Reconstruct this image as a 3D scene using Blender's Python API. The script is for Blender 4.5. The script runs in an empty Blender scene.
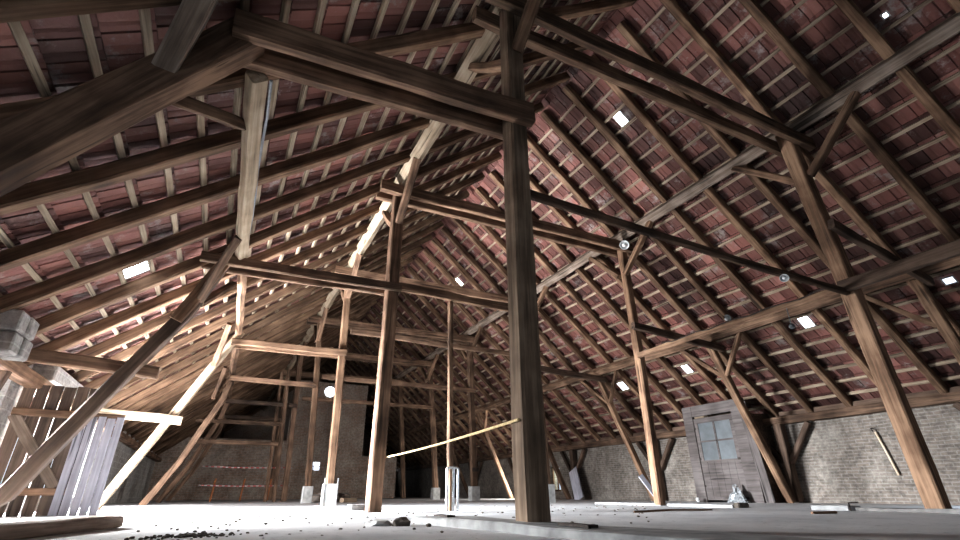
import bpy, bmesh, math, random
from mathutils import Vector, Matrix, noise

random.seed(7)
scn = bpy.context.scene
COL = scn.collection
V = Vector

# ------------------------------------------------------------------ helpers
def link(o, parent=None, world=None):
    COL.objects.link(o)
    if world is not None:
        o.matrix_basis = world
    if parent is not None:
        o.parent = parent
        o.matrix_parent_inverse = WM(parent).inverted()
    return o

def WM(o):
    m = o.matrix_basis.copy()
    p = o.parent
    if p is not None:
        m = WM(p) @ o.matrix_parent_inverse @ m
    return m

def tag(o, label=None, cat=None, group=None, kind=None):
    if label: o['label'] = label
    if cat: o['category'] = cat
    if group: o['group'] = group
    if kind: o['kind'] = kind
    return o

def mesh_obj(name, bm, mat, parent=None, world=None, smooth=False):
    me = bpy.data.meshes.new(name)
    bmesh.ops.recalc_face_normals(bm, faces=bm.faces)
    bm.to_mesh(me); bm.free()
    for m in (mat if isinstance(mat, (list, tuple)) else [mat]):
        me.materials.append(m)
    if smooth:
        for p in me.polygons: p.use_smooth = True
    return link(bpy.data.objects.new(name, me), parent, world)

def empty(name, loc, label, cat, group=None, kind=None):
    o = bpy.data.objects.new(name, None)
    o.empty_display_size = .1
    link(o, None, Matrix.Translation(V(loc)))
    return tag(o, label, cat, group, kind)

def frame_of(x, up):
    x = V(x).normalized(); up = V(up)
    y = up.cross(x)
    if y.length < 1e-4: y = V((0, 1, 0)).cross(x)
    y.normalize(); z = x.cross(y)
    return x, y, z

def add_box(bm, a, b, mat=0):
    a, b = V(a), V(b)
    vs = [bm.verts.new((x, y, z)) for x in (a.x, b.x) for y in (a.y, b.y) for z in (a.z, b.z)]
    for f in ((0,1,3,2),(4,6,7,5),(0,4,5,1),(2,3,7,6),(0,2,6,4),(1,5,7,3)):
        fc = bm.faces.new([vs[i] for i in f]); fc.material_index = mat
    return vs

def add_tube(bm, pts, r, n=8):
    pts = [V(p) for p in pts]; rings = []
    for i, p in enumerate(pts):
        d = (pts[min(i+1, len(pts)-1)] - pts[max(i-1, 0)])
        x, y, z = frame_of(d, (0, 0, 1))
        rr = r[i] if isinstance(r, (list, tuple)) else r
        rings.append([bm.verts.new(p + (y*math.cos(2*math.pi*k/n) + z*math.sin(2*math.pi*k/n))*rr) for k in range(n)])
    for a, b in zip(rings, rings[1:]):
        for k in range(n): bm.faces.new((a[k], a[(k+1) % n], b[(k+1) % n], b[k]))
    bm.faces.new(rings[0][::-1]); bm.faces.new(rings[-1])

def beam_bm(pts, w, h, up=(0, 0, 1), wav=.006, seg=.45, taper=1., cham=.018, seed=0):
    """hewn timber through the points, w across, h along 'up'; returned in a local frame (x = length)"""
    pts = [V(p) for p in pts]
    x0, y0, z0 = frame_of(pts[-1]-pts[0], up)
    M = Matrix((x0, y0, z0)).transposed().to_4x4(); M.translation = pts[0]
    Mi = M.inverted(); lp = [Mi @ p for p in pts]
    c = [lp[0]]
    for a, b in zip(lp, lp[1:]):
        k = max(1, round((b-a).length/seg))
        for i in range(1, k+1): c.append(a.lerp(b, i/k))
    L = max(c[-1].x, .01)
    bm = bmesh.new(); rings = []
    rnd = random.Random(seed)
    ofs = V((rnd.uniform(-50, 50), rnd.uniform(-50, 50), 0))
    for p in c:
        t = p.x/L; s = 1+(taper-1)*t
        n1 = noise.noise(V((p.x*.7, 0, 0))+ofs)*wav*1.6; n2 = noise.noise(V((p.x*.7, 9, 0))+ofs)*wav*1.6
        if p is c[0] or p is c[-1]: n1 = n2 = 0
        W, H_ = w*s/2, h*s/2
        cc = min(cham, W*.45, H_*.45)
        ring = []
        for sy, sz, q in ((-1,-1,0),(-1,-1,1),(1,-1,1),(1,-1,0),(1,1,0),(1,1,1),(-1,1,1),(-1,1,0)):
            y = sy*(W - (cc if q else 0)); z = sz*(H_ - (0 if q else cc))
            j = noise.noise(V((p.x*2.1, sy*3+q, sz*5))+ofs)*wav
            ring.append(bm.verts.new((p.x, p.y+y+n1+j*sy, p.z+z+n2+j*sz)))
        rings.append(ring)
    for a, b in zip(rings, rings[1:]):
        for k in range(8): bm.faces.new((a[k], a[(k+1) % 8], b[(k+1) % 8], b[k]))
    bm.faces.new(rings[0][::-1]); bm.faces.new(rings[-1])
    return bm, M

SEED = [0]
def timber(name, label, cat, pts, w, h, mat, up=(0, 0, 1), parent=None, group=None, **k):
    SEED[0] += 1
    bm, M = beam_bm(pts, w, h, up, seed=SEED[0], **k)
    o = mesh_obj(name, bm, mat, parent, M)
    if parent is None: tag(o, label, cat, group, 'thing')
    elif label: o['label'] = label
    return o

# ------------------------------------------------------------------ materials
def nt(name):
    m = bpy.data.materials.new(name); m.use_nodes = True
    t = m.node_tree; b = t.nodes['Principled BSDF']
    return m, t, b
def N(t, kind, **kw):
    n = t.nodes.new(kind)
    for k, v in kw.items():
        if k in n.inputs: n.inputs[k].default_value = v
        else: setattr(n, k, v)
    return n
def ramp(t, stops):
    r = t.nodes.new('ShaderNodeValToRGB'); e = r.color_ramp.elements
    e[0].position, e[0].color = stops[0][0], (*stops[0][1], 1)
    e[1].position, e[1].color = stops[-1][0], (*stops[-1][1], 1)
    for p, c in stops[1:-1]:
        q = e.new(p); q.color = (*c, 1)
    return r
def g(v): return (v, v, v)

def wood(name, dark, mid, light, rough=.85, grain=1., bump=.5, var=.35):
    m, t, b = nt(name); l = t.links.new
    tc = N(t, 'ShaderNodeTexCoord'); oi = N(t, 'ShaderNodeObjectInfo')
    add = N(t, 'ShaderNodeVectorMath', operation='ADD'); mul = N(t, 'ShaderNodeVectorMath', operation='SCALE')
    cmb = N(t, 'ShaderNodeCombineXYZ')
    for i in range(3): l(oi.outputs['Random'], cmb.inputs[i])
    l(cmb.outputs[0], mul.inputs[0]); mul.inputs['Scale'].default_value = 37
    l(tc.outputs['Object'], add.inputs[0]); l(mul.outputs[0], add.inputs[1])
    mp = N(t, 'ShaderNodeMapping'); mp.inputs['Scale'].default_value = (1.1, 22*grain, 22*grain); l(add.outputs[0], mp.inputs[0])
    n1 = N(t, 'ShaderNodeTexNoise', Scale=1., Detail=6., Roughness=.6); l(mp.outputs[0], n1.inputs['Vector'])
    n2 = N(t, 'ShaderNodeTexNoise', Scale=1.7, Detail=4.); l(add.outputs[0], n2.inputs['Vector'])
    mx = N(t, 'ShaderNodeMath', operation='MULTIPLY_ADD'); l(n2.outputs['Fac'], mx.inputs[0]); mx.inputs[1].default_value = .55
    ad = N(t, 'ShaderNodeMath', operation='MULTIPLY'); l(n1.outputs['Fac'], ad.inputs[0]); ad.inputs[1].default_value = .55; l(ad.outputs[0], mx.inputs[2])
    r = ramp(t, [(.36, dark), (.52, mid), (.68, light)]); l(mx.outputs[0], r.inputs[0])
    # drying cracks along the grain
    mp2 = N(t, 'ShaderNodeMapping'); mp2.inputs['Scale'].default_value = (.7, 13*grain, 13*grain); l(add.outputs[0], mp2.inputs[0])
    n3 = N(t, 'ShaderNodeTexNoise', Scale=1., Detail=2.); l(mp2.outputs[0], n3.inputs['Vector'])
    cr = ramp(t, [(.30, g(.35)), (.345, g(1))]); l(n3.outputs['Fac'], cr.inputs[0])
    m1 = N(t, 'ShaderNodeMix', data_type='RGBA', blend_type='MULTIPLY'); m1.inputs[0].default_value = 1
    l(r.outputs[0], m1.inputs[6]); l(cr.outputs[0], m1.inputs[7])
    mr = N(t, 'ShaderNodeMapRange'); l(oi.outputs['Random'], mr.inputs[0]); mr.inputs[3].default_value = 1-var; mr.inputs[4].default_value = 1+var
    m2 = N(t, 'ShaderNodeVectorMath', operation='SCALE'); l(m1.outputs[2], m2.inputs[0]); l(mr.outputs[0], m2.inputs['Scale'])
    l(m2.outputs[0], b.inputs['Base Color']); b.inputs['Roughness'].default_value = rough
    b.inputs['Specular IOR Level'].default_value = .25
    bp = N(t, 'ShaderNodeBump', Strength=bump, Distance=.01); l(mx.outputs[0], bp.inputs['Height']); l(bp.outputs[0], b.inputs['Normal'])
    return m

def plain(name, col, rough=.6, metal=0., scale=20., amt=.25, bump=.1):
    m, t, b = nt(name); l = t.links.new
    tc = N(t, 'ShaderNodeTexCoord'); n = N(t, 'ShaderNodeTexNoise', Scale=scale, Detail=5.); l(tc.outputs['Object'], n.inputs['Vector'])
    r = ramp(t, [(.3, tuple(c*(1-amt) for c in col)), (.7, tuple(min(1, c*(1+amt)) for c in col))]); l(n.outputs['Fac'], r.inputs[0])
    l(r.outputs[0], b.inputs['Base Color']); b.inputs['Roughness'].default_value = rough; b.inputs['Metallic'].default_value = metal
    bp = N(t, 'ShaderNodeBump', Strength=bump, Distance=.01); l(n.outputs['Fac'], bp.inputs['Height']); l(bp.outputs[0], b.inputs['Normal'])
    return m

def emit(name, col, s):
    m, t, b = nt(name)
    b.inputs['Base Color'].default_value = (*col, 1); b.inputs['Emission Color'].default_value = (*col, 1); b.inputs['Emission Strength'].default_value = s
    n = N(t, 'ShaderNodeTexNoise', Scale=6.); tc = N(t, 'ShaderNodeTexCoord'); t.links.new(tc.outputs['Object'], n.inputs['Vector'])
    mr = N(t, 'ShaderNodeMapRange'); t.links.new(n.outputs['Fac'], mr.inputs[0]); mr.inputs[3].default_value = s*.7; mr.inputs[4].default_value = s*1.3
    t.links.new(mr.outputs[0], b.inputs['Emission Strength'])
    return m

def brick_mat(name, c1, c2, mortar, wash, wash_amt, axis='x', scale=1., sz=(.26, .075)):
    m, t, b = nt(name); l = t.links.new
    tc = N(t, 'ShaderNodeTexCoord'); sp = N(t, 'ShaderNodeSeparateXYZ'); l(tc.outputs['Object'], sp.inputs[0])
    cb = N(t, 'ShaderNodeCombineXYZ'); l(sp.outputs['X' if axis == 'x' else 'Y'], cb.inputs[0]); l(sp.outputs['Z'], cb.inputs[1])
    nd = N(t, 'ShaderNodeTexNoise', Scale=3., Detail=3.); l(tc.outputs['Object'], nd.inputs['Vector'])
    dm = N(t, 'ShaderNodeVectorMath', operation='SCALE'); l(nd.outputs['Color'], dm.inputs[0]); dm.inputs['Scale'].default_value = .035
    da = N(t, 'ShaderNodeVectorMath', operation='ADD'); l(cb.outputs[0], da.inputs[0]); l(dm.outputs[0], da.inputs[1])
    br = N(t, 'ShaderNodeTexBrick', Scale=scale); l(da.outputs[0], br.inputs['Vector'])
    br.inputs['Color1'].default_value = (*c1, 1); br.inputs['Color2'].default_value = (*c2, 1); br.inputs['Mortar'].default_value = (*mortar, 1)
    br.inputs['Brick Width'].default_value = sz[0]; br.inputs['Row Height'].default_value = sz[1]; br.inputs['Mortar Size'].default_value = .010; br.inputs['Bias'].default_value = -.1
    n = N(t, 'ShaderNodeTexNoise', Scale=1.3, Detail=8., Roughness=.68); l(tc.outputs['Object'], n.inputs['Vector'])
    r = ramp(t, [(.5-wash_amt*.3, g(1)), (.72-wash_amt*.2, g(0))]); l(n.outputs['Fac'], r.inputs[0])
    mx = N(t, 'ShaderNodeMix', data_type='RGBA'); sc = N(t, 'ShaderNodeMath', operation='MULTIPLY'); l(r.outputs[0], sc.inputs[0]); sc.inputs[1].default_value = wash_amt
    l(sc.outputs[0], mx.inputs[0]); l(br.outputs['Color'], mx.inputs[6]); mx.inputs[7].default_value = (*wash, 1)
    n2 = N(t, 'ShaderNodeTexNoise', Scale=9., Detail=6., Roughness=.7); l(tc.outputs['Object'], n2.inputs['Vector'])
    r2 = ramp(t, [(.3, g(.35)), (.6, g(1.1))]); l(n2.outputs['Fac'], r2.inputs[0])
    m2 = N(t, 'ShaderNodeMix', data_type='RGBA', blend_type='MULTIPLY'); m2.inputs[0].default_value = .8; l(mx.outputs[2], m2.inputs[6]); l(r2.outputs[0], m2.inputs[7])
    l(m2.outputs[2], b.inputs['Base Color']); b.inputs['Roughness'].default_value = .95
    bp = N(t, 'ShaderNodeBump', Strength=.7, Distance=.03); ma = N(t, 'ShaderNodeMath', operation='SUBTRACT'); l(n2.outputs['Fac'], ma.inputs[0]); l(br.outputs['Fac'], ma.inputs[1])
    l(ma.outputs[0], bp.inputs['Height']); l(bp.outputs[0], b.inputs['Normal'])
    return m

def tile_mat(name):
    """underside of red clay tiles: colour per tile, pale mortar smears"""
    m, t, b = nt(name); l = t.links.new
    at = N(t, 'ShaderNodeAttribute', attribute_name='tile'); tc = N(t, 'ShaderNodeTexCoord')
    r = ramp(t, [(0, (.07, .028, .022)), (.35, (.14, .055, .045)), (.75, (.22, .09, .072)), (1, (.30, .14, .115))]); l(at.outputs['Fac'], r.inputs[0])
    n = N(t, 'ShaderNodeTexNoise', Scale=2.6, Detail=9., Roughness=.75); l(tc.outputs['Object'], n.inputs['Vector'])
    rr = ramp(t, [(.55, g(0)), (.66, g(.7))]); l(n.outputs['Fac'], rr.inputs[0])
    mx = N(t, 'ShaderNodeMix', data_type='RGBA'); l(rr.outputs[0], mx.inputs[0]); l(r.outputs[0], mx.inputs[6]); mx.inputs[7].default_value = (.36, .33, .31, 1)
    n2 = N(t, 'ShaderNodeTexNoise', Scale=.6, Detail=4.); l(tc.outputs['Object'], n2.inputs['Vector'])
    r2 = ramp(t, [(.35, g(.45)), (.65, g(1.15))]); l(n2.outputs['Fac'], r2.inputs[0])
    m2 = N(t, 'ShaderNodeMix', data_type='RGBA', blend_type='MULTIPLY'); m2.inputs[0].default_value = 1; l(mx.outputs[2], m2.inputs[6]); l(r2.outputs[0], m2.inputs[7])
    l(m2.outputs[2], b.inputs['Base Color']); b.inputs['Roughness'].default_value = .8
    n3 = N(t, 'ShaderNodeTexNoise', Scale=30., Detail=4.); l(tc.outputs['Object'], n3.inputs['Vector'])
    bp = N(t, 'ShaderNodeBump', Strength=.25, Distance=.01); l(n3.outputs['Fac'], bp.inputs['Height']); l(bp.outputs[0], b.inputs['Normal'])
    return m

def floor_mat():
    m, t, b = nt('dusty_screed'); l = t.links.new
    tc = N(t, 'ShaderNodeTexCoord')
    n = N(t, 'ShaderNodeTexNoise', Scale=.7, Detail=8., Roughness=.65); l(tc.outputs['Object'], n.inputs['Vector'])
    r = ramp(t, [(.3, (.40, .41, .42)), (.5, (.58, .58, .585)), (.7, (.70, .70, .70))]); l(n.outputs['Fac'], r.inputs[0])
    n2 = N(t, 'ShaderNodeTexNoise', Scale=7., Detail=8., Roughness=.75); l(tc.outputs['Object'], n2.inputs['Vector'])
    r2 = ramp(t, [(.30, g(.25)), (.42, g(1))]); l(n2.outputs['Fac'], r2.inputs[0])
    mx = N(t, 'ShaderNodeMix', data_type='RGBA', blend_type='MULTIPLY'); mx.inputs[0].default_value = .8; l(r.outputs[0], mx.inputs[6]); l(r2.outputs[0], mx.inputs[7])
    vo = N(t, 'ShaderNodeTexVoronoi', Scale=1.1, feature='DISTANCE_TO_EDGE'); 
    nn = N(t, 'ShaderNodeTexNoise', Scale=2.5, Detail=4.); l(tc.outputs['Object'], nn.inputs['Vector'])
    va = N(t, 'ShaderNodeVectorMath', operation='ADD'); l(tc.outputs['Object'], va.inputs[0]); l(nn.outputs['Color'], va.inputs[1]); l(va.outputs[0], vo.inputs['Vector'])
    r3 = ramp(t, [(.0, g(.55)), (.012, g(1))]); l(vo.outputs['Distance'], r3.inputs[0])
    m3 = N(t, 'ShaderNodeMix', data_type='RGBA', blend_type='MULTIPLY'); m3.inputs[0].default_value = .6; l(mx.outputs[2], m3.inputs[6]); l(r3.outputs[0], m3.inputs[7])
    l(m3.outputs[2], b.inputs['Base Color']); b.inputs['Roughness'].default_value = .75
    bp = N(t, 'ShaderNodeBump', Strength=.4, Distance=.03); l(n2.outputs['Fac'], bp.inputs['Height']); l(bp.outputs[0], b.inputs['Normal'])
    return m

OAK = wood('old_oak', (.024, .014, .009), (.11, .066, .043), (.26, .165, .11))
OAKG = wood('weathered_grey_oak', (.05, .038, .03), (.18, .135, .105), (.36, .29, .24))
OAKB = wood('grey_brown_oak', (.045, .032, .022), (.17, .118, .08), (.36, .265, .19))
RAFT = wood('rafter_pine', (.032, .018, .011), (.135, .080, .050), (.29, .185, .12), var=.25)
BATT = wood('batten_pine', (.10, .075, .052), (.26, .20, .145), (.45, .37, .28), grain=1.6, var=.25)
PALE = wood('pale_pine', (.22, .16, .11), (.45, .35, .25), (.62, .52, .40), var=.12)
HATCH = wood('hatch_board_wood', (.02, .014, .011), (.06, .042, .032), (.13, .095, .075), var=.3)
DARKW = wood('dark_boards', (.02, .013, .01), (.07, .045, .032), (.14, .095, .07))
OAKLIT = wood('lit_hewn_oak', (.15, .115, .08), (.36, .28, .20), (.52, .43, .33), var=.08, bump=.7)  # oak paled in its colour so the daylit left purlins look bright
WHITEP = wood('whitewashed_plank', (.24, .235, .26), (.38, .375, .42), (.55, .54, .60), var=.1, bump=.25)
DOORW = wood('door_paint', (.05, .041, .038), (.092, .078, .074), (.145, .126, .12), var=.1, bump=.3)
TILE = tile_mat('clay_tile_underside')
FLOOR = floor_mat()
BRICKR = brick_mat('limewashed_brick', (.20, .165, .14), (.15, .125, .105), (.25, .225, .20), (.40, .365, .32), .95, 'x', 1., (.25, .066))
BRICKG = brick_mat('gable_brick', (.42, .27, .20), (.30, .20, .15), (.46, .42, .37), (.60, .55, .49), .7, 'y')
WASH = brick_mat('limewashed_rubble', (.40, .38, .36), (.34, .32, .30), (.5, .49, .47), (.62, .61, .60), .7, 'x', 1., (.34, .16))
CONC = plain('concrete', (.42, .42, .41), .9, 0, 9., .25, .4)
CONCM = plain('dusty_concrete', (.33, .33, .325), .95, 0, 6., .35, .5)
CONCD = plain('dark_concrete', (.20, .19, .18), .9, 0, 9., .4, .5)
IRON = plain('rusty_iron', (.045, .035, .03), .7, .6, 30., .4)
STEEL = plain('galvanised_steel', (.55, .56, .57), .4, .8, 30., .2)
GREYPIPE = plain('grey_cable', (.25, .26, .28), .5, 0, 30., .15)
LAMPW = plain('lamp_enamel', (.75, .76, .76), .35, 0, 12., .08)
GLOW = emit('sky_glass', (.86, .93, 1.), 9.)
GLOW2 = emit('sky_glass_dim', (.80, .88, 1.), 3.)
DIRT = plain('dirt', (.075, .062, .05), 1., 0, 14., .5, .8)
STONE = plain('rubble_stone', (.22, .19, .165), .95, 0, 7., .4, .6)
ORANGE = plain('orange_paint', (.34, .12, .04), .7)
ROPE = plain('pale_rope', (.55, .43, .24), .9, 0, 40., .3)
LEAF = plain('leaf_green', (.22, .36, .06), .7, 0, 8., .5)
TWIG = plain('twig', (.10, .07, .045), .9)

def tape_mat():
    m, t, b = nt('red_white_tape'); l = t.links.new
    tc = N(t, 'ShaderNodeTexCoord'); w = N(t, 'ShaderNodeTexWave', Scale=1.6); l(tc.outputs['Object'], w.inputs['Vector'])
    w.bands_direction = 'Y'
    r = ramp(t, [(.5, (.42, .07, .06)), (.55, (.48, .42, .41))]); l(w.outputs['Fac'], r.inputs[0]); r.color_ramp.interpolation = 'CONSTANT'
    l(r.outputs[0], b.inputs['Base Color']); b.inputs['Roughness'].default_value = .5
    return m
TAPE = tape_mat()
def glass_mat(name, col, rough, trans):
    m, t, b = nt(name); l = t.links.new
    n = N(t, 'ShaderNodeTexNoise', Scale=5., Detail=6.); tc = N(t, 'ShaderNodeTexCoord'); l(tc.outputs['Object'], n.inputs['Vector'])
    r = ramp(t, [(.3, tuple(c*.6 for c in col)), (.7, col)]); l(n.outputs['Fac'], r.inputs[0]); l(r.outputs[0], b.inputs['Base Color'])
    b.inputs['Roughness'].default_value = rough; b.inputs['Transmission Weight'].default_value = trans
    return m
DUSTY = glass_mat('dusty_glass', (.15, .165, .175), .4, .2)
CLEARP = glass_mat('crumpled_plastic', (.85, .88, .9), .12, .75)

# ------------------------------------------------------------------ building geometry
YR, ZR = 5.05, 8.08                      # ridge, underside of the rafters
TR, TL = math.atan(.872), math.atan(.81)
SR = V((0, math.cos(TR), -math.sin(TR))); NR = V((0, math.sin(TR), math.cos(TR)))
SL = V((0, -math.cos(TL), -math.sin(TL))); NL = V((0, -math.sin(TL), math.cos(TL)))
RIDGE = V((0, YR, ZR))
YWR, YWL = 12.15, -2.65
X0, X1, XM = -4.0, 38.0, 28.0      # gables, inner masonry
LR = (YWR+.05-YR)/math.cos(TR); LL = (YR-YWL+.05)/math.cos(TL)
def zr(y): return ZR-.872*(y-YR)
def zl(y): return ZR-.81*(YR-y)
ORD = ['first','second','third','fourth','fifth','sixth','seventh','eighth','ninth','tenth','eleventh','twelfth','thirteenth','fourteenth','fifteenth','sixteenth','seventeenth','eighteenth','nineteenth','twentieth',
       'twenty-first','twenty-second','twenty-third','twenty-fourth','twenty-fifth','twenty-sixth','twenty-seventh','twenty-eighth','twenty-ninth','thirtieth','thirty-first','thirty-second','thirty-third','thirty-fourth','thirty-fifth']
ORD += ['thirty-'+q for q in ('sixth', 'seventh', 'eighth', 'ninth')]+['fortieth']+['forty-'+q for q in ORD[:9]]

# floor
bm = bmesh.new()
nx, ny = 64, 32
vs = [[bm.verts.new((X0-.3+(X1-X0+.6)*i/nx, YWL-1+(YWR-YWL+2)*j/ny, .012*noise.noise(V((i*.45, j*.45, 3))))) for j in range(ny+1)] for i in range(nx+1)]
for i in range(nx):
    for j in range(ny): bm.faces.new((vs[i][j], vs[i+1][j], vs[i+1][j+1], vs[i][j+1]))
tag(mesh_obj('floor', bm, FLOOR, smooth=True), kind='structure')

# tile covering, left and right: real saw-tooth rows of single tiles
PITCH = .365
RD = .165        # rafter depth
BT = .042       # batten thickness
def tile_roof(name, S, Nn, length):
    bm = bmesh.new(); lay = bm.faces.layers.float.new('tile')
    rows = int(length/PITCH)+2; tw = .222; cols = int((X1-X0+.4)/tw)
    base = RD+BT+.004
    rnd = random.Random(len(name))
    prof = [(0, .022), (.035, .022), (.05, 0), (.5, .004), (.62, .013), (.74, .004), (.965, 0), (1, .022)]
    for k in range(-1, rows):
        s0 = k*PITCH-.02; s1 = s0+PITCH+.0
        for c in range(cols):
            tx = X0-.2+c*tw; tv = rnd.random(); dz = rnd.uniform(-.004, .004); tl = rnd.uniform(-.003, .003)
            A_ = []; B_ = []; C_ = []
            for px, pz in prof:
                x = tx+px*tw
                A_.append(bm.verts.new(RIDGE+V((x, 0, 0))+S*s0+Nn*(base+pz+dz)))
                B_.append(bm.verts.new(RIDGE+V((x, 0, 0))+S*(s1+.005)+Nn*(base+pz+dz+.040+tl)))
                C_.append(bm.verts.new(RIDGE+V((x, 0, 0))+S*(s1+.005)+Nn*(base+pz+.0-.012)))
            for i in range(len(prof)-1):
                for P, Q in ((A_, B_), (B_, C_)):
                    f = bm.faces.new((P[i], P[i+1], Q[i+1], Q[i])); f[lay] = tv if P is A_ else tv*.5
    # weather skin outside so no light leaks
    o1 = RIDGE+Nn*(base+.09)-S*.3; o2 = RIDGE+Nn*(base+.09)+S*(length+.6)
    f = bm.faces.new([bm.verts.new(p+V((x, 0, 0))) for p, x in ((o1, X0-.5), (o1, X1+.5), (o2, X1+.5), (o2, X0-.5))]); f[lay] = .2
    me = bpy.data.meshes.new(name); bm.to_mesh(me); bm.free(); me.materials.append(TILE)
    o = bpy.data.objects.new(name, me); link(o); tag(o, kind='structure')
    return o
tile_roof('ceiling_right', SR, NR, LR+.2)
tile_roof('ceiling_left', SL, NL, LL+.2)

# rafters
n = 0
for k in range(48):
    x = -.77+.848*k
    if x > X1-.2: break
    p0 = RIDGE+V((x, 0, 0))+NR*RD/2+SR*.02; p1 = RIDGE+V((x, 0, 0))+NR*RD/2+SR*LR
    timber('rafter', f'brown squared rafter of the right-hand red tiled slope, {ORD[n]} from the camera end', 'rafter', [p0, p1], 0.14, RD, RAFT, NR, group='rafters of the right-hand slope', wav=.012, seg=.8)
    n += 1
n = 0
for k in range(48):
    x = -.98+.965*k
    if x > X1-.2: break
    p0 = RIDGE+V((x, 0, 0))+NL*RD/2+SL*.02; p1 = RIDGE+V((x, 0, 0))+NL*RD/2+SL*LL
    timber('rafter', f'brown squared rafter of the left-hand tiled slope, {ORD[n]} from the camera end', 'rafter', [p0, p1], 0.14, RD, RAFT, NL, group='rafters of the left-hand slope', wav=.012, seg=.8)
    n += 1

# battens
def battens(S, Nn, length, side, ref):
    rows = int(length/PITCH)
    for k in range(1, rows+1):
        s = k*PITCH+.06
        c = Nn*(RD+BT/2+.001)+S*s+RIDGE
        pts = []
        x = X0
        while x < X1+.01:
            pts.append(c+V((x, 0, 0))+S*random.uniform(-.012, .012)); x += .85
        pts[0] = c+V((X0+.05, 0, 0)); pts[-1] = c+V((min(x-.85, X1-.1), 0, 0))
        timber('roof_batten', f'thin pale roof batten across the {side} slope, {ORD[rows-k]} row up from the {ref}', 'batten', pts, .06, BT, BATT, Nn, group=f'battens of the {side} slope', wav=.004, seg=.9, cham=.004)
battens(SR, NR, LR-.1, 'right-hand', 'brick wall')
battens(SL, NL, LL-.1, 'left-hand', 'low left wall')

# ------------------------------------------------------------------ walls
def wall_x(name, y, t, pieces, mat):
    bm = bmesh.new()
    for xa, xb, za, zb in pieces: add_box(bm, (xa, y, za), (xb, y+t, zb))
    return tag(mesh_obj(name, bm, mat), kind='structure')
wall_x('wall_right', YWR, .35, [(X0, 3.32, -.1, 1.74), (3.86, 17.05, -.1, 1.74), (17.75, 18.3, -.1, 1.74), (19.6, X1, -.1, 1.74), (18.3, 19.6, -.1, .3), (18.3, 19.6, 1.4, 1.74), (3.32, 3.86, -.1, .4), (17.05, 17.75, -.1, .28), (17.05, 17.75, 1.2, 1.74)], BRICKR)
wall_x('eaves_light_stop', YWR, .30, [(X0, X1, 1.74, 2.02)], DARKW)  # added dark strip, stops sky light leaking in between wall top and roof
wall_x('wall_left', YWL-.35, .35, [(X0, -1.6, -.1, 1.95), (.6, 7.3, -.1, 1.95), (8.45, 9.0, -.1, 1.95), (11.0, 11.6, -.1, 1.95), (14.8, X1, -.1, 1.95), (-1.6, .6, 1.72, 1.95), (7.3, 8.45, 1.75, 1.95), (9.0, 11.0, 1.75, 1.95), (11.6, 14.8, 1.7, 1.95), (11.6, 14.8, -.1, .2)], WASH)

def gable(name, x, t, mat, holes):
    bm = bmesh.new()
    # column strips following the roof line, with holes
    ys = sorted(set([YWL-.3, YWR+.3, YR] + [h for a in holes for h in a[:2]]))
    for ya, yb in zip(ys, ys[1:]):
        m_ = (ya+yb)/2
        zs = [-.1]
        for h0, h1, z0, z1 in holes:
            if h0 <= m_ <= h1: zs += [z0, z1]
        zt = lambda y: (zr(y) if y >= YR else zl(y))+.3
        if len(zs) == 1: spans = [(-.1, None)]
        else: spans = [(-.1, zs[1]), (zs[2], None)]
        for z0, z1 in spans:
            q = [(ya, z0), (yb, z0), (yb, z1 if z1 is not None else zt(yb)), (ya, z1 if z1 is not None else zt(ya))]
            a = [bm.verts.new((x, *p)) for p in q]; b = [bm.verts.new((x+t, *p)) for p in q]
            bm.faces.new(a[::-1]); bm.faces.new(b)
            for i in range(4): bm.faces.new((a[i], a[(i+1) % 4], b[(i+1) % 4], b[i]))
    return tag(mesh_obj(name, bm, mat), kind='structure')
gable('wall_back', X1, .4, BRICKG, [(11.25, 11.85, 1.62, 2.05)])
bm = bmesh.new()
for ya, yb, za, zb in ((2.9, 4.15, -.1, 5.9), (4.75, 6.9, -.1, 5.9), (4.15, 4.75, -.1, 1.35), (4.15, 4.75, 1.75, 5.9)): add_box(bm, (XM, ya, za), (XM+.4, yb, zb))
tag(mesh_obj('wall_inner', bm, BRICKG), kind='structure')
bm = bmesh.new(); add_box(bm, (XM+.05, YWL, -.1), (XM+.35, 2.9, 2.75)); add_box(bm, (XM+.05, 6.9, -.1), (XM+.35, 8.9, 2.1)); tag(mesh_obj('wall_inner_low', bm, BRICKG), kind='structure')
gable('wall_front', X0-.4, .4, BRICKG, [(1.5, 4.6, 0, 2.4)])

# ------------------------------------------------------------------ timber frame
FX = [3.35, 7.57, 11.7, 15.9, 20.1, 24.3]
FN = ['nearest truss', 'second truss', 'third truss', 'fourth truss', 'fifth truss', 'farthest truss']
YPL, YPR = 2.12, 7.9
P1L, P1R = (2.12, 5.66), (7.58, 5.80)
P2L, P2R = (-.30, 3.56), (9.98, 3.64)

# purlins (rolled square to the slope), spliced end to end
def purlin(label, y, z, Nn, w, h, mat, xa=X0+.05, xb=X1-.05, dy=0.):
    timber('purlin', label, 'purlin', [(xa, y, z), ((xa+xb)/2, y+dy/2, z), (xb, y+dy, z)], w, h, mat, Nn, group='purlins carrying the rafters', wav=.010)
purlin('long pale lit purlin of the left slope resting on the left main posts', *P1L, NL, .19, .19, OAKLIT)
purlin('long grey-brown purlin of the right slope resting on the right main posts', *P1R, NR, .20, .20, OAKG)
purlin('pale lit low purlin on the left carrying a grey cable, nearest length', -.33, 3.52, NL, .145, .145, OAKLIT, xa=3.58, xb=7.75, dy=.05)
purlin('thinner low purlin on the left beyond the second truss', -.24, 3.50, NL, .12, .12, RAFT, xa=7.8, xb=11.9, dy=.10)
purlin('dark low purlin on the left running on to the back gable', -.15, 3.48, NL, .14, .14, OAK, xa=11.95, xb=X1-.05)
purlin('low dark purlin of the right slope above the panelled door', *P2R, NR, .19, .19, OAK)
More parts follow.
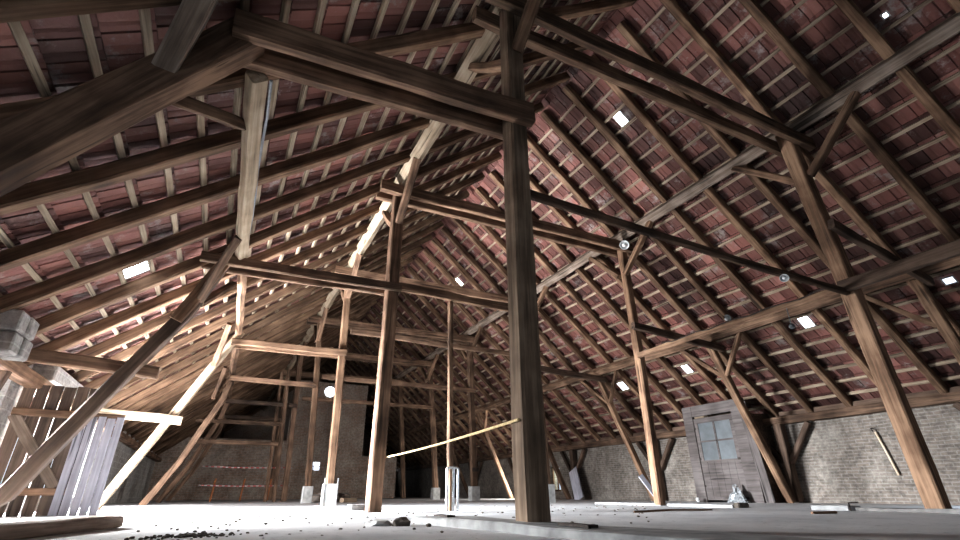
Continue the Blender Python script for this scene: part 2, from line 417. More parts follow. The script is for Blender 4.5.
timber('wall_plate', 'dark timber plate lying along the top of the right brick wall', 'wall plate', [(X0+.05, 12.0, 1.80), (X1-.05, 12.0, 1.80)], .22, .17, OAK, wav=.012)
timber('wall_plate', 'timber plate lying along the top of the low left wall', 'wall plate', [(X0+.05, -2.52, 1.68), (X1-.05, -2.52, 1.68)], .2, .16, OAK, wav=.012)

# main posts
post_lab = ['massive squared brown post in the middle of the room, standing on the low concrete kerb',
            'dark brown post with one brightly lit side, second left main post behind the massive one',
            'light brown left main post in a concrete shoe with steel edges, third of its row',
            'light brown left main post in a plain concrete shoe, fourth of its row',
            'far left main post, fifth of its row', 'farthest left main post by the back gable']
post_labR = ['reddish leaning main post before the right brick wall, with a rail nailed to it',
             'slim upright right main post between the massive post and the panelled door',
             'third right main post, behind the massive foreground post',
             'fourth right main post, brown with a pale concrete shoe and iron strap',
             'fifth right main post, brown with a concrete shoe', 'farthest dark right main post']
for i, x in enumerate(FX):
    yb = [2.12, 2.10, 2.24, 2.43, 2.3, 2.2][i]; w = [.195, .20, .165, .165, .18, .18][i]
    shoe = i in (2, 3)
    z0 = [.05, 0, .42, .40, 0, 0][i]
    o = timber('main_post', post_lab[i], 'post', [(x, yb, z0), (x, P1L[0], 5.54)], w, w*1.08, [OAKB, OAK, RAFT, RAFT, OAK, OAK][i], (1, 0, 0), group='main posts of the left row', wav=.008, cham=.02)
    if shoe:
        timber('concrete_base', 'pale concrete shoe', None, [(x, yb, -.02), (x, yb, .44)], .27, .27, CONC, (1, 0, 0), o, cham=.01)
        if i == 2:
            for dy in (-.14, .14):
                timber('steel_edge', None, None, [(x-.14, yb+dy, 0), (x-.14, yb+dy, .55)], .02, .03, STEEL, (1, 0, 0), o, cham=.002)
    yb = [8.02, 7.68, 7.9, 7.8, 8.1, 8.16][i]; w = [.21, .165, .19, .19, .19, .19][i]
    shoe = i in (2, 3, 4)
    o = timber('main_post', post_labR[i], 'post', [(x, yb, .42 if shoe else 0.02), (x, [7.76, 7.70, 7.8, 7.7, 7.9, 7.9][i], 2.9), (x, [7.42, 7.62, 7.6, 7.6, 7.6, 7.6][i], 5.66)], w, w, RAFT if i < 2 else OAK, (1, 0, 0), group='main posts of the right row', wav=.01)
    if shoe: timber('concrete_base', 'pale concrete shoe', None, [(x, yb, -.02), (x, yb, .44)], .30, .30, CONC, (1, 0, 0), o, cham=.01)

# collar pairs high up (clamping the posts) and low clamp pairs out to the eaves purlins
for i, x in enumerate(FX):
    for j, (dx, wd) in enumerate(((-.155, 'front'), (.155, 'rear'))):
        m = OAK
        timber('collar_beam', f'{wd} collar beam high across the {FN[i]}, one of a clamping pair', 'beam', [(x+dx, 1.72, 5.42), (x+dx, 7.82, 5.48)], .11, .215, m, group='high collar beams', wav=.012)
    for j, (dx, wd) in enumerate(((-.145, 'front'), (.145, 'rear'))):
        if i > 0 and j == 1 and i > 2: continue
        zl_ = [3.72, 3.46, 3.32, 3.3, 3.3, 3.3][i]
        ya, za = [(-.54, 3.63), (-.80, 3.40), (-.25, 3.28), (-.2, 3.32), (-.2, 3.3), (-.2, 3.3)][i]
        timber('tie_beam', f'{wd} tie beam from the low left purlin to the left main post, {FN[i]}', 'beam', [(x+dx, ya, za), (x+dx, 2.24, zl_+(.1 if i == 0 else 0))], .11 if i == 0 else .085, .25 if i == 0 else .15, [OAK, OAK, RAFT, OAK, DARKW, DARKW][i], group='short tie beams on the left', wav=.012)  # farthest ties get darker wood so they stay dim under the far lamp
        if i < 3:
            ya, za, yb, zb = [(7.55, 3.9, 10.15, 3.44), (7.5, 3.54, 10.3, 3.36), (7.5, 3.5, 10.2, 3.4)][i]
            if j == 0: timber('tie_beam', f'dark tie beam from the right main post to the low right purlin, {FN[i]}', 'beam', [(x+dx, ya, za), (x+dx, yb, zb)], .10, .16, DARKW, group='short tie beams on the right', wav=.012)

# thin ties spanning the middle
timber('tie_rail', 'long slender tie between the massive post and the reddish right post', 'beam', [(FX[0]+.02, 2.23, 2.95), (FX[0]+.02, 4.9, 2.88), (FX[0]-.02, 7.62, 2.84)], .07, .09, OAK, wav=.012)
timber('tie_rail', 'pale tie resting on the slim prop, right of the half-lit post', 'beam', [(FX[1]-.02, 2.22, 3.53), (FX[1]-.02, 4.6, 3.49)], .10, .15, RAFT, wav=.012)
timber('tie_rail', 'dark slender tie across the third truss, starting behind the half-lit post', 'beam', [(FX[2]-.1, 2.3, 3.88), (FX[2]-.1, 7.8, 3.82)], .09, .13, OAK, wav=.012)
for i in (3, 4): timber('tie_rail', f'thin dim tie across the middle of the {FN[i]}', 'beam', [(FX[i]-.1, 2.4, 3.6), (FX[i]-.1, 7.8, 3.6)], .10, .15, OAK, wav=.012)
# longitudinal rail along right posts
timber('long_rail', 'thick dark rail running from the reddish right post towards the right edge', 'rail', [(-1.5, 7.62, 2.98), (3.38, 7.58, 2.92)], .12, .17, DARKW, wav=.012)
timber('long_rail', 'pale rail with cable clips nailed along the right main posts', 'rail', [(3.42, 7.62, 2.92), (5.4, 7.60, 2.93), (7.5, 7.6, 2.90)], .05, .11, RAFT, wav=.01)

# raked eaves struts
strutL = {0: [(3.35, -2.54, .0), (3.35, -2.30, .86), (3.35, -.42, 3.70)], 1: None, 2: [(11.7, -1.85, .0), (11.7, -.93, 1.88), (11.7, -.10, 3.55)]}
def pathB():
    return [(7.57, -2.35, .0), (7.57, -2.03, .24), (7.57, -1.42, 1.43), (7.57, -.80, 2.55), (7.57, -.36, 3.80)]
labL = ['thick grey-topped raking strut high on the left, running out past the nearest trusses',
        'long dark raking strut with a pale lit edge, crossing before the plank hatch',
        'pale raking strut beyond the white planks, meeting the lit purlin',
        'dim raking strut on the left, second beyond the white planks', 'dark raking strut of the fifth truss on the left', 'farthest raking strut on the left']
for i, x in enumerate(FX):
    p = strutL.get(i) or (pathB() if i == 1 else [(x, -1.55, 0), (x, -.94, 1.03), (x, -.26, 2.7), (x, -.12, 3.42)])
    dx = -.0
    timber('raking_strut', labL[i], 'strut', [V(q)+V((dx, 0, 0)) for q in p], [.24, .19, .17, .16, .16, .16][i], [.27, .17, .15, .16, .16, .16][i], [OAK, DARKW, PALE, OAK, OAK, OAK][i], (0, 0, 1), group='raking struts on the left', wav=.012)  # second strut's wood is darkened to hold the shade on its near face
    if i == 1:
        st = COL.objects[-1] if False else [q for q in COL.objects if q.get('label') == labL[1]][0]
        timber('scarf_piece', 'lighter brown upper scarf piece', None, [(7.46, -.90, 2.42), (7.45, -.38, 3.62)], .05, .17, RAFT, (0, 0, 1), st, wav=.006)
    lr = ['raking strut on the right edge, in front of the reddish main post', 'reddish raking strut beside the panelled door', 'raking strut standing behind the slim right post', 'fourth raking strut by the right wall', 'fifth raking strut by the right wall', 'farthest raking strut by the right wall'][i]
    timber('raking_strut', lr, 'strut', [(x, 11.68, 0.02), (x, 10.85, 1.75), (x, 10.02, 3.52)], .16, .15, RAFT if i < 3 else OAK, (0, 0, 1), group='raking struts on the right', wav=.012)

# braces -------------------------------------------------------------
def brace(label, a, b, s=.11, mat=OAK, up=(0, 1, 0), h=None, mid=None):
    pts = [a, b] if mid is None else [a, mid, b]
    timber('brace', label, 'brace', pts, s, h or s*1.2, mat, up, group='slanting braces', wav=.012)
for i, x in enumerate(FX[:5]):
    for sgn, wd in ((-1, 'camera side'), (1, 'far side')):
        brace(f'short brace from left main post to purlin, {wd}, {FN[i]}', (x+sgn*.10, P1L[0], 4.75), (x+sgn*1.0, P1L[0], 5.58), mat=RAFT if i == 0 else OAK, mid=(x+sgn*.55, P1L[0], 5.12))
        brace(f'short brace from right main post to purlin, {wd}, {FN[i]}', (x+sgn*.10, 7.55, 4.80), (x+sgn*1.05, P1R[0], 5.72), mat=OAK if i == 0 else RAFT)
        if i > 0 or sgn > 0:
            brace(f'short brace from right raking strut to low purlin, {wd}, {FN[i]}', (x+sgn*.07, 10.36, 2.75), (x+sgn*.85, 10.05, 3.55), .09, RAFT)
        if i > 0: brace(f'short brace from left raking strut to low purlin, {wd}, {FN[i]}', (x+sgn*.08, [0, -.68, -.5, -.5, -.5][i], 2.75), (x+sgn*.9, -.34, 3.45), .09, OAK)
brace('broad grey brace rising from the thick raking strut towards the camera', (3.34, -.90, 3.02), (2.05, -.42, 3.78), .16, OAKG, h=.16)
brace('brown brace from the thick raking strut to the cable purlin', (3.46, -.90, 2.95), (4.30, -.42, 3.52), .11, RAFT, h=.13)
brace('right-hand edge brace rising to the low purlin', (3.27, 10.62, 2.45), (2.3, 10.1, 3.5), .11, RAFT)

# wall posts with V braces under the right plate
for i, x in enumerate(FX):
    x_ = x+[.1, .05, 0, 0, 0, 0][i]
    timber('wall_post', f'short dark post against the right brick wall, {["nearest", "beside the panelled door", "third along", "fourth along", "fifth along", "farthest"][i]}', 'post', [(x_, 12.0, .02), (x_, 12.0, 1.72)], .2, .2, DARKW, (1, 0, 0), group='wall posts under the right plate', wav=.01)
    for sgn, wd in ((-1, 'near'), (1, 'far')):
        timber('wall_brace', f'{wd} slanting brace of the right wall post, {["nearest post", "post beside the door", "third post", "fourth post", "fifth post", "farthest post"][i]}', 'brace', [(x_+sgn*.09, 12.0, .86), (x_+sgn*.72, 12.0, 1.70)], .12, .12, DARKW, (0, 1, 0), group='V braces on the right wall', wav=.01)

# left horizontal cross beams at the hatch
timber('cross_beam', 'dark cross beam above the plank hatch, from the left wall to the dark raking strut', 'beam', [(FX[1]+.1, -2.6, 1.83), (FX[1]+.1, -.95, 1.72)], .12, .16, OAK, wav=.008)
timber('cross_beam', 'pale cross beam from behind the white planks to the pale raking strut', 'beam', [(FX[2]-.13, -2.5, 1.68), (FX[2]-.13, -.82, 1.58)], .09, .17, PALE, wav=.008)

# plank partition behind the hatch
XP = 8.85
def planks(label, name, ys, z0, z1, mat, gap=.014, x=XP, group=None, tops=None):
    for k, (ya, yb) in enumerate(ys):
        zt = z1 + (tops[k] if tops else random.uniform(-.015, .015))
        timber(name, f'{label}, {ORD[k]} from the left', 'plank', [(x, (ya+yb)/2, z0), (x, (ya+yb)/2, zt)], yb-ya-gap, .028, mat, (1, 0, 0), group=group, wav=.003, cham=.004)
ws = [(-1.87, -1.765), (-1.765, -1.655), (-1.655, -1.55), (-1.55, -1.44), (-1.44, -1.335)]
planks('whitewashed upright plank catching the daylight', 'white_plank', ws, .0, 1.25, WHITEP, x=XP-.08, group='whitewashed planks by the bright floor')
ws = [(-2.62+.15*i, -2.62+.15*(i+1)) for i in range(6)]
planks('brown upright board closing the hatch', 'hatch_board', ws, .33, 1.66, HATCH, gap=.012, group='boards of the plank hatch')
planks('low upright board below the hatch sill', 'low_board', ws, .0, .25, HATCH, gap=.02, group='low boards under the hatch sill')
timber('hatch_rail', 'horizontal sill rail between the hatch boards and the low boards', 'rail', [(XP-.04, -2.62, .29), (XP-.04, -1.74, .29)], .07, .09, OAK)
timber('hatch_rail', 'horizontal rail across the top of the hatch boards', 'rail', [(XP-.05, -2.62, 1.28), (XP-.05, -1.35, 1.25)], .07, .10, OAK)
timber('hatch_brace', 'pale diagonal board nailed across the hatch', 'board', [(XP-.045, -2.60, 1.24), (XP-.045, -1.90, .34)], .03, .13, OAKG, wav=.004)
timber('hatch_post', 'dark slanting post at the outer edge of the hatch', 'post', [(FX[1]+.12, -2.47, 1.75), (FX[1]+.12, -2.62, .9)], .11, .11, DARKW)
bm = bmesh.new(); add_box(bm, (9.0, -2.66, 1.74), (11.2, -2.36, 1.98)); bmesh.ops.bevel(bm, geom=list(bm.edges), offset=.02, segments=1, affect='EDGES')
tag(mesh_obj('trim_2', bm, WASH), kind='structure')
# rough masonry pier at left edge
bm = bmesh.new()
for k in range(9):
    zz = .0+k*.235
    for q in range(2):
        xx = 6.72+q*.26+(k % 2)*.04
        add_box(bm, (xx, YWL+.003, zz), (xx+.25, YWL+(.44 if k >= 7 else .06)+random.uniform(-.02, .02), zz+.225))
bmesh.ops.bevel(bm, geom=list(bm.edges), offset=.02, segments=1, affect='EDGES')
tag(mesh_obj('masonry_pier', bm, WASH), 'pale rough masonry pier under the left rafter feet', 'pier', kind='thing')

# thin prop with steel foot
o = timber('slim_prop', 'slim reddish prop with three pale steel rods round its foot', 'prop', [(FX[1]-.02, 3.30, 0), (FX[1]-.02, 3.22, 3.41)], .085, .085, RAFT, (1, 0, 0), wav=.01)
for dy, dx in ((-.09, -.06), (.0, -.09), (.09, -.06)):
    bm = bmesh.new(); add_tube(bm, [(FX[1]-.02+dx, 3.30+dy, 0), (FX[1]-.02+dx, 3.30+dy, .60)], .022, 8); mesh_obj('foot_rod', bm, STEEL, o)
bm = bmesh.new(); add_tube(bm, [(FX[1]-.08, 3.21, .60), (FX[1]-.11, 3.30, .615), (FX[1]-.08, 3.39, .60)], .018, 8); mesh_obj('foot_clamp', bm, STEEL, o)
# twin slim far posts
timber('slim_post', 'dim twin post near the back gable, left one', 'post', [(19.8, 1.95, 0), (19.8, 1.75, 4.6)], .12, .12, OAK, (1, 0, 0))
timber('slim_post', 'dim twin post near the back gable, right one', 'post', [(20.3, 1.7, 0), (20.3, 1.55, 4.6)], .12, .12, OAK, (1, 0, 0))
for k, z in enumerate((2.6, 1.9)):
    timber('far_rail', f'dim cross rail before the back gable, {["upper", "lower"][k]}', 'rail', [(20.0, -1.0, z+.0), (20.0, 1.8, z)], .08, .14, OAK)

# iron strap on fourth right post handled by label; wrap it
bm = bmesh.new(); add_box(bm, (15.79, 7.68, .9), (15.80, 7.92, 1.02)); o = [q for q in COL.objects if q.name.startswith('main_post') and 'iron strap' in q.get('label', '')][0]
mesh_obj('iron_strap', bm, IRON, o)

# ------------------------------------------------------------------ door set in a boxed entry on the right wall
D0, D1, YD = 7.92, 9.78, 11.28
door = empty('door_1', (8.85, YD, 0), None, None, kind='structure')
bm = bmesh.new()
add_box(bm, (D1-.30, YD-.03, 0), (D1, YD+.06, 2.34)); add_box(bm, (D0, YD-.03, 0), (D0+.36, YD+.06, 2.34)); add_box(bm, (D0, YD-.02, 2.08), (D1, YD+.05, 2.36))
mesh_obj('door_frame', bm, DOORW, door)
bm = bmesh.new()
d0, d1 = D0+.36, D1-.30
ang = math.radians(4)
add_box(bm, (d0, YD, .05), (d1, YD+.045, .98)); add_box(bm, (d0, YD, .98), (d0+.11, YD+.045, 2.03)); add_box(bm, (d1-.11, YD, .98), (d1, YD+.045, 2.03))
add_box(bm, (d0+.11, YD, 1.90), (d1-.11, YD+.045, 2.03)); add_box(bm, ((d0+d1)/2-.025, YD, .98), ((d0+d1)/2+.025, YD+.045, 1.9)); add_box(bm, (d0+.11, YD, 1.42), (d1-.11, YD+.045, 1.46))
for q in range(1, 6): add_box(bm, (d0+(d1-d0)*q/6-.006, YD-.006, .08), (d0+(d1-d0)*q/6+.006, YD, .94))
lf = mesh_obj('door_leaf', bm, DOORW, door)
for k in range(2):
    for q in range(2):
        xa = d0+.11 if k == 0 else (d0+d1)/2+.025; za = .98 if q == 0 else 1.46
        bm = bmesh.new(); add_box(bm, (xa, YD+.015, za), (xa+(d1-d0)/2-.135, YD+.025, za+.44)); mesh_obj('pane', bm, DUSTY, lf)
bm = bmesh.new(); add_box(bm, (d0-.06, YD-.012, .95), (d0+.10, YD-.001, 1.0)); mesh_obj('latch', bm, IRON, lf)
for z in (.35, 1.0, 1.75):
    bm = bmesh.new(); add_box(bm, (d1-.03, YD-.012, z), (d1+.16, YD-.001, z+.05)); mesh_obj('hinge', bm, IRON, lf)
bm = bmesh.new()
add_box(bm, (D0, YD+.06, 0), (D0+.04, YWR, 2.0)); add_box(bm, (D1-.04, YD+.06, 0), (D1, YWR, 2.0)); add_box(bm, (D0, YD+.05, 2.26), (D1, YD+.5, 2.30))
mesh_obj('side_board', bm, DARKW, door)
timber('leaning_board', 'wide grey board leaning against the right side of the panelled door', 'board', [(D0-.16, YD-.03, .0), (D0+.02, YD-.03, 2.25)], .03, .22, DOORW, (1, 0, 0))

# ------------------------------------------------------------------ windows
def window(name, mk): 
    w = empty(name, mk, None, None, kind='structure'); return w
w = window('window_1', (17.4, YWR, .28))
bm = bmesh.new()
for a, b in (((17.05, .28), (17.11, 1.2)), ((17.69, .28), (17.75, 1.2)), ((17.05, .28), (17.75, .34)), ((17.05, 1.14), (17.75, 1.2)), ((17.38, .28), (17.42, 1.2))):
    add_box(bm, (a[0], YWR+.12, a[1]), (b[0], YWR+.18, b[1]))
mesh_obj('window_frame', bm, OAK, w)
w = window('window_added', (18.95, YWR, .3))  # added opening hidden behind the massive post, lets in light for the inner masonry
bm = bmesh.new()
for a, b in (((18.3, .3), (18.37, 1.4)), ((19.53, .3), (19.6, 1.4)), ((18.3, .3), (19.6, .37)), ((18.3, 1.33), (19.6, 1.4)), ((18.93, .3), (18.97, 1.4))):
    add_box(bm, (a[0], YWR+.12, a[1]), (b[0], YWR+.18, b[1]))
mesh_obj('window_frame', bm, OAK, w)
w = window('window_2', (XM, 4.45, 1.35))
bm = bmesh.new(); add_box(bm, (XM+.2, 4.15, 1.35), (XM+.22, 4.75, 1.75)); mesh_obj('pane', bm, GLOW2, w)
bm = bmesh.new(); add_box(bm, (XM+.1, 4.15, 1.53), (XM+.16, 4.75, 1.56)); add_box(bm, (XM+.1, 4.43, 1.35), (XM+.16, 4.46, 1.75)); mesh_obj('window_bar', bm, OAK, w)
w = window('window_3', (X1, 11.55, 1.62))
bm = bmesh.new(); add_box(bm, (X1+.2, 11.25, 1.62), (X1+.22, 11.85, 2.05)); mesh_obj('pane', bm, GLOW, w)
bm = bmesh.new(); add_box(bm, (X1+.1, 11.53, 1.62), (X1+.16, 11.57, 2.05)); mesh_obj('window_bar', bm, OAK, w)
w = window('window_4', (XM-.02, 4.78, 5.38))
bm = bmesh.new(); bmesh.ops.create_cone(bm, cap_ends=True, segments=24, radius1=.30, radius2=.30, depth=.03, matrix=Matrix.Translation((XM-.03, 4.78, 5.38)) @ Matrix.Rotation(math.pi/2, 4, 'Y')); mesh_obj('pane', bm, GLOW, w)
bm = bmesh.new()
add_tube(bm, [(XM-.05, 4.78+.31*math.cos(a*math.pi/12), 5.38+.31*math.sin(a*math.pi/12)) for a in range(25)], .03, 6); mesh_obj('window_frame', bm, OAK, w)

# shrub outside window_1
sh = bpy.data.objects.new('garden_shrub', None); link(sh, None, Matrix.Translation((17.6, 14.1, -.2))); tag(sh, 'sunlit green shrub seen through the small window in the right wall', 'shrub', kind='thing')
bm = bmesh.new(); r = random.Random(3)
for k in range(420):
    c = V((17.6+r.gauss(0, .55), 14.1+r.gauss(0, .3), .75+r.gauss(0, .5)))
    a = V((r.uniform(-1, 1), r.uniform(-1, 1), r.uniform(-1, 1))).normalized(); b_ = a.orthogonal().normalized()
    bm.faces.new([bm.verts.new(c+a*.07), bm.verts.new(c+b_*.03), bm.verts.new(c-a*.07), bm.verts.new(c-b_*.03)])
mesh_obj('foliage', bm, LEAF, sh)
bm = bmesh.new()
for k in range(5): add_tube(bm, [(17.6, 14.1, -.2), (17.6+.2*(k-2), 14.1, .5), (17.6+.3*(k-2), 14.1, 1.3)], [.025, .018, .008], 6)
mesh_obj('stem', bm, TWIG, sh)

# ------------------------------------------------------------------ glass roof tiles
def skylight(label, S, Nn, P, w=.2, l=.27, mat=GLOW):
    P = V(P)
    d = (P-RIDGE); s = d.dot(S); s = (round((s-.06)/PITCH-.5)+.5)*PITCH+.06; c = RIDGE+V((P.x, 0, 0))+S*s+Nn*(RD+BT-.016)
    M = Matrix((V((1, 0, 0)), S, Nn)).transposed().to_4x4(); M.translation = c
    o = bpy.data.objects.new('glass_roof_tile', None); link(o, None, M); tag(o, label, 'roof window', 'glass tiles in the roof', 'thing')
    bm = bmesh.new(); add_box(bm, (-w/2, -l/2, 0), (w/2, l/2, .012)); mesh_obj('pane', bm, mat, o, M)
    bm = bmesh.new()
    for a, b in (((-w/2-.02, -l/2-.02), (-w/2, l/2+.02)), ((w/2, -l/2-.02), (w/2+.02, l/2+.02)), ((-w/2, -l/2-.02), (w/2, -l/2)), ((-w/2, l/2), (w/2, l/2+.02))):
        add_box(bm, (*a, -.008), (*b, .014))
    mesh_obj('pane_rim', bm, CONC, o, M)
    return o
SKY = [('bright glass tile high on the right slope, right of the massive post', SR, NR, (5.62, 6.20, 7.3), .19, .27, GLOW),
       ('bright glass tile low on the right slope above the right part of the rail', SR, NR, (5.55, 10.5, 3.6), .2, .27, GLOW),
       ('bright glass tile low on the right slope above the panelled door', SR, NR, (9.02, 10.75, 3.38), .2, .26, GLOW),
       ('bright glass tile behind the slim right post, lower of two', SR, NR, (11.55, 10.94, 3.21), .26, .30, GLOW),
       ('small bright glass tile far down the right slope near the ridge end', SR, NR, (14.42, 6.51, 7.07), .26, .34, GLOW),
       ('tiny glass tile high in the upper right corner', SR, NR, (1.56, 7.36, 6.33), .05, .06, GLOW),
       ('dim glass tile at the right edge behind the strut', SR, NR, (3.1, 10.6, 3.4), .14, .12, GLOW2),
       ('brightest long glass tile low on the left slope', SL, NL, (7.37, -1.41, 3.1), .34, .30, GLOW),
       ('thin glass tile slit on the left slope under the thick strut', SL, NL, (5.12, -1.45, 3.08), .07, .40, GLOW),
       ('small glass tile on the left slope just under the ridge', SL, NL, (10.76, 3.63, 7.19), .3, .3, GLOW2),
       ('far glass tile low on the left slope, upper of the pair', SL, NL, (22.4, -1.0, 3.4), .3, .5, GLOW),
       ('far glass tile low on the left slope, lower of the pair', SL, NL, (22.4, -1.9, 2.7), .3, .5, GLOW2),
       ('glass slit far along the left slope above the twin posts', SL, NL, (19.0, 3.6, 7.1), .2, .6, GLOW2)]
for s in SKY: skylight(*s)

# ------------------------------------------------------------------ floor objects
def lump(bm, c, r, seed, flat=.6):
    v0 = bmesh.ops.create_icosphere(bm, subdivisions=2, radius=1)['verts']
    for v in v0:
        k = 1+.45*noise.noise(v.co*1.6+V((seed*3.1, 0, 0)))
        v.co = V((v.co.x*r[0]*k, v.co.y*r[1]*k, v.co.z*r[2]*k))+V(c)
bm = bmesh.new()
tag(timber('concrete_kerb', 'low pale concrete kerb running under the massive post', 'kerb', [(4.72, 1.88, .02), (3.35, 2.05, .02), (1.0, 2.3, .02)], .42, .07, CONCM, wav=.01, cham=.012), group=None)
for k, (xx, yy) in enumerate(((4.45, 2.02), (2.75, 2.2))):
    bm = bmesh.new(); add_box(bm, (xx-.16, yy-.17, .055), (xx+.16, yy-.10, .072)); add_box(bm, (xx-.16, yy-.175, .0), (xx-.13, yy-.155, .072))
    tag(mesh_obj('iron_cramp', bm, IRON), ['black iron cramp on the kerb left of the massive post', 'black iron cramp on the kerb right of the massive post'][k], 'cramp', kind='thing')
for k, (xa, xb, lab) in enumerate(((6.05, 9.6, 'long concrete kerb before the panelled door'), (4.25, 4.75, 'short pale kerb block right of the panelled door'), (1.0, 4.2, 'concrete kerb under the reddish right post'))):
    timber('concrete_kerb', lab, 'kerb', [(xa, 7.9 if k < 2 else 7.98, .0), (xb, 7.9 if k < 2 else 7.98, .0)], .3, .085 if k != 1 else .13, CONCM if k != 2 else CONCD, wav=.01, cham=.012)
bm = bmesh.new(); add_box(bm, (5.93, 7.76, .0), (6.04, 8.02, .075)); bmesh.ops.bevel(bm, geom=list(bm.edges), offset=.012, segments=2, affect='EDGES')
tag(mesh_obj('kerb_stone', bm, DIRT), 'small black stone at the end of the door kerb', 'stone', kind='thing')
bm = bmesh.new(); add_tube(bm, [(4.22, 7.74, .0), (4.22, 7.74, .10), (4.10, 7.74, .105)], .012, 6)
tag(mesh_obj('iron_cramp', bm, IRON), 'black bent iron hook in the short kerb block', 'cramp', kind='thing')
# long timber on the floor at the left
timber('loose_timber', 'long grey timber lying on the floor at the lower left', 'timber', [(5.42, -.74, .045), (4.5, -1.05, .045), (3.2, -1.5, .045)], .24, .09, OAKG, wav=.008)
timber('loose_plank', 'thin grey plank lying behind the long floor timber', 'plank', [(6.6, -.95, .02), (5.0, -1.55, .02)], .22, .035, OAKG, wav=.004)
# rubble lumps
bm = bmesh.new(); lump(bm, (4.37, 1.46, .01), (.10, .08, .055), 1)
tag(mesh_obj('clod', bm, DIRT), 'dark clod on the floor left of the kerb', 'clod', kind='thing')
bm = bmesh.new(); lump(bm, (4.52, 1.32, .0), (.16, .12, .042), 2)
tag(mesh_obj('concrete_lump', bm, CONC), 'pale concrete lump beside the dark clod', 'lump', kind='thing')
bm = bmesh.new(); lump(bm, (4.15, 1.62, .01), (.03, .025, .016), 5)
tag(mesh_obj('clod', bm, DIRT), 'small dark clod between the big clod and the kerb', 'clod', kind='thing')
bm = bmesh.new(); r = random.Random(5)
for k in range(150):
    a = r.uniform(0, 6.28); d = abs(r.gauss(0, .16)); s = r.uniform(.004, .016)
    lump(bm, (3.98+d*math.cos(a)*.9, -.08+d*math.sin(a)*1.1, .008), (s, s, s*.6), k)
tag(mesh_obj('dirt_heap', bm, DIRT), 'scattered heap of dark dirt crumbs on the near floor', 'dirt', kind='stuff')
bm = bmesh.new()
for k in range(230):
    x = r.uniform(3.4, 9.5); y = r.uniform(-1.0+.1*x, 1.0*x); s = r.uniform(.005, .016)
    lump(bm, (x, y, .006), (s*1.5, s, s*.6), k)
tag(mesh_obj('floor_crumbs', bm, DIRT), 'dark crumbs strewn over the pale floor', 'debris', kind='stuff')
# shallow crack-like straw line at right
timber('straw_stick', 'thin dark stick lying on the right-hand floor', 'stick', [(5.35, 4.95, .012), (5.35, 5.6, .02), (5.3, 6.35, .012)], .02, .02, OAK, wav=.01)
timber('short_stick', 'short dark stick on the floor before the reddish post', 'stick', [(3.9, 6.35, .015), (3.85, 6.75, .015)], .03, .025, OAK, wav=.006)
# crumpled plastic at the door
bm = bmesh.new(); r = random.Random(11); grid = {}
for i in range(15):
    for j in range(15):
        u, v = (i-7)/7, (j-7)/7; rr = min(1, math.hypot(u, v))
        n_ = noise.noise_vector(V((u*2.7, v*2.7, 1)))
        grid[i, j] = bm.verts.new((8.42+u*.20+n_.x*.16, 11.02+v*.12+n_.y*.10, max(.008, .36*(1-rr)**.8+n_.z*.22)))
for i in range(14):
    for j in range(14): bm.faces.new((grid[i, j], grid[i+1, j], grid[i+1, j+1], grid[i, j+1]))
tag(mesh_obj('plastic_sheet', bm, CLEARP), 'crumpled clear plastic sheet at the foot of the panelled door', 'plastic sheet', kind='thing')
bm = bmesh.new(); lump(bm, (9.55, 11.0, .06), (.04, .04, .06), 8)
tag(mesh_obj('white_cup', bm, LAMPW), 'tiny white cup on the floor at the left foot of the door', 'cup', kind='thing')
# white boards by the right posts
timber('white_board', 'white painted board leaning beside the slim right post', 'board', [(9.6, 9.78, 0), (9.85, 9.46, .62)], .14, .03, WHITEP, (1, 0, 0), cham=.004)
timber('white_board', 'broad white board leaning at the wall by the small green window', 'board', [(15.2, 11.6, 0), (15.65, 11.75, 1.0)], .5, .04, WHITEP, (0, 1, 0), cham=.004)
# stick on wall
timber('tool_handle', 'pale wooden tool handle hanging aslant on the right brick wall', 'tool handle', [(5.66, 12.09, 1.36), (5.50, 12.09, .52)], .035, .035, PALE, cham=.01)
bm = bmesh.new(); add_tube(bm, [(5.72, 12.15, 1.44), (5.70, 12.05, 1.43), (5.68, 12.05, 1.36)], .012, 6)
tag(mesh_obj('wall_hook', bm, IRON), 'iron hook in the right brick wall above the tool handle', 'hook', kind='thing')
# rubble at far left
for k, (x, y, s, lab) in enumerate(((17.0, 3.2, .34, 'rubble lump left of the half-lit post, biggest'), (17.4, 3.75, .26, 'rubble lump left of the half-lit post, middle'), (16.6, 2.85, .2, 'rubble lump left of the half-lit post, smallest'))):
    bm = bmesh.new(); lump(bm, (x, y, .12), (s, s, s*.6), 20+k); tag(mesh_obj('rubble_stone', bm, STONE), lab, 'stone', 'rubble stones on the far floor', 'thing')
timber('rubble_plank', 'short pale plank end lying on the far rubble', 'plank', [(16.2, 3.5, .06), (16.4, 3.95, .06)], .2, .12, PALE)
# concrete block before post B
bm = bmesh.new(); add_box(bm, (8.3, 1.95, 0), (8.6, 2.25, .09)); bmesh.ops.bevel(bm, geom=list(bm.edges), offset=.012, segments=2, affect='EDGES')
tag(mesh_obj('concrete_block', bm, CONCD), 'small grey concrete block behind the foot of the half-lit post', 'block', kind='thing')

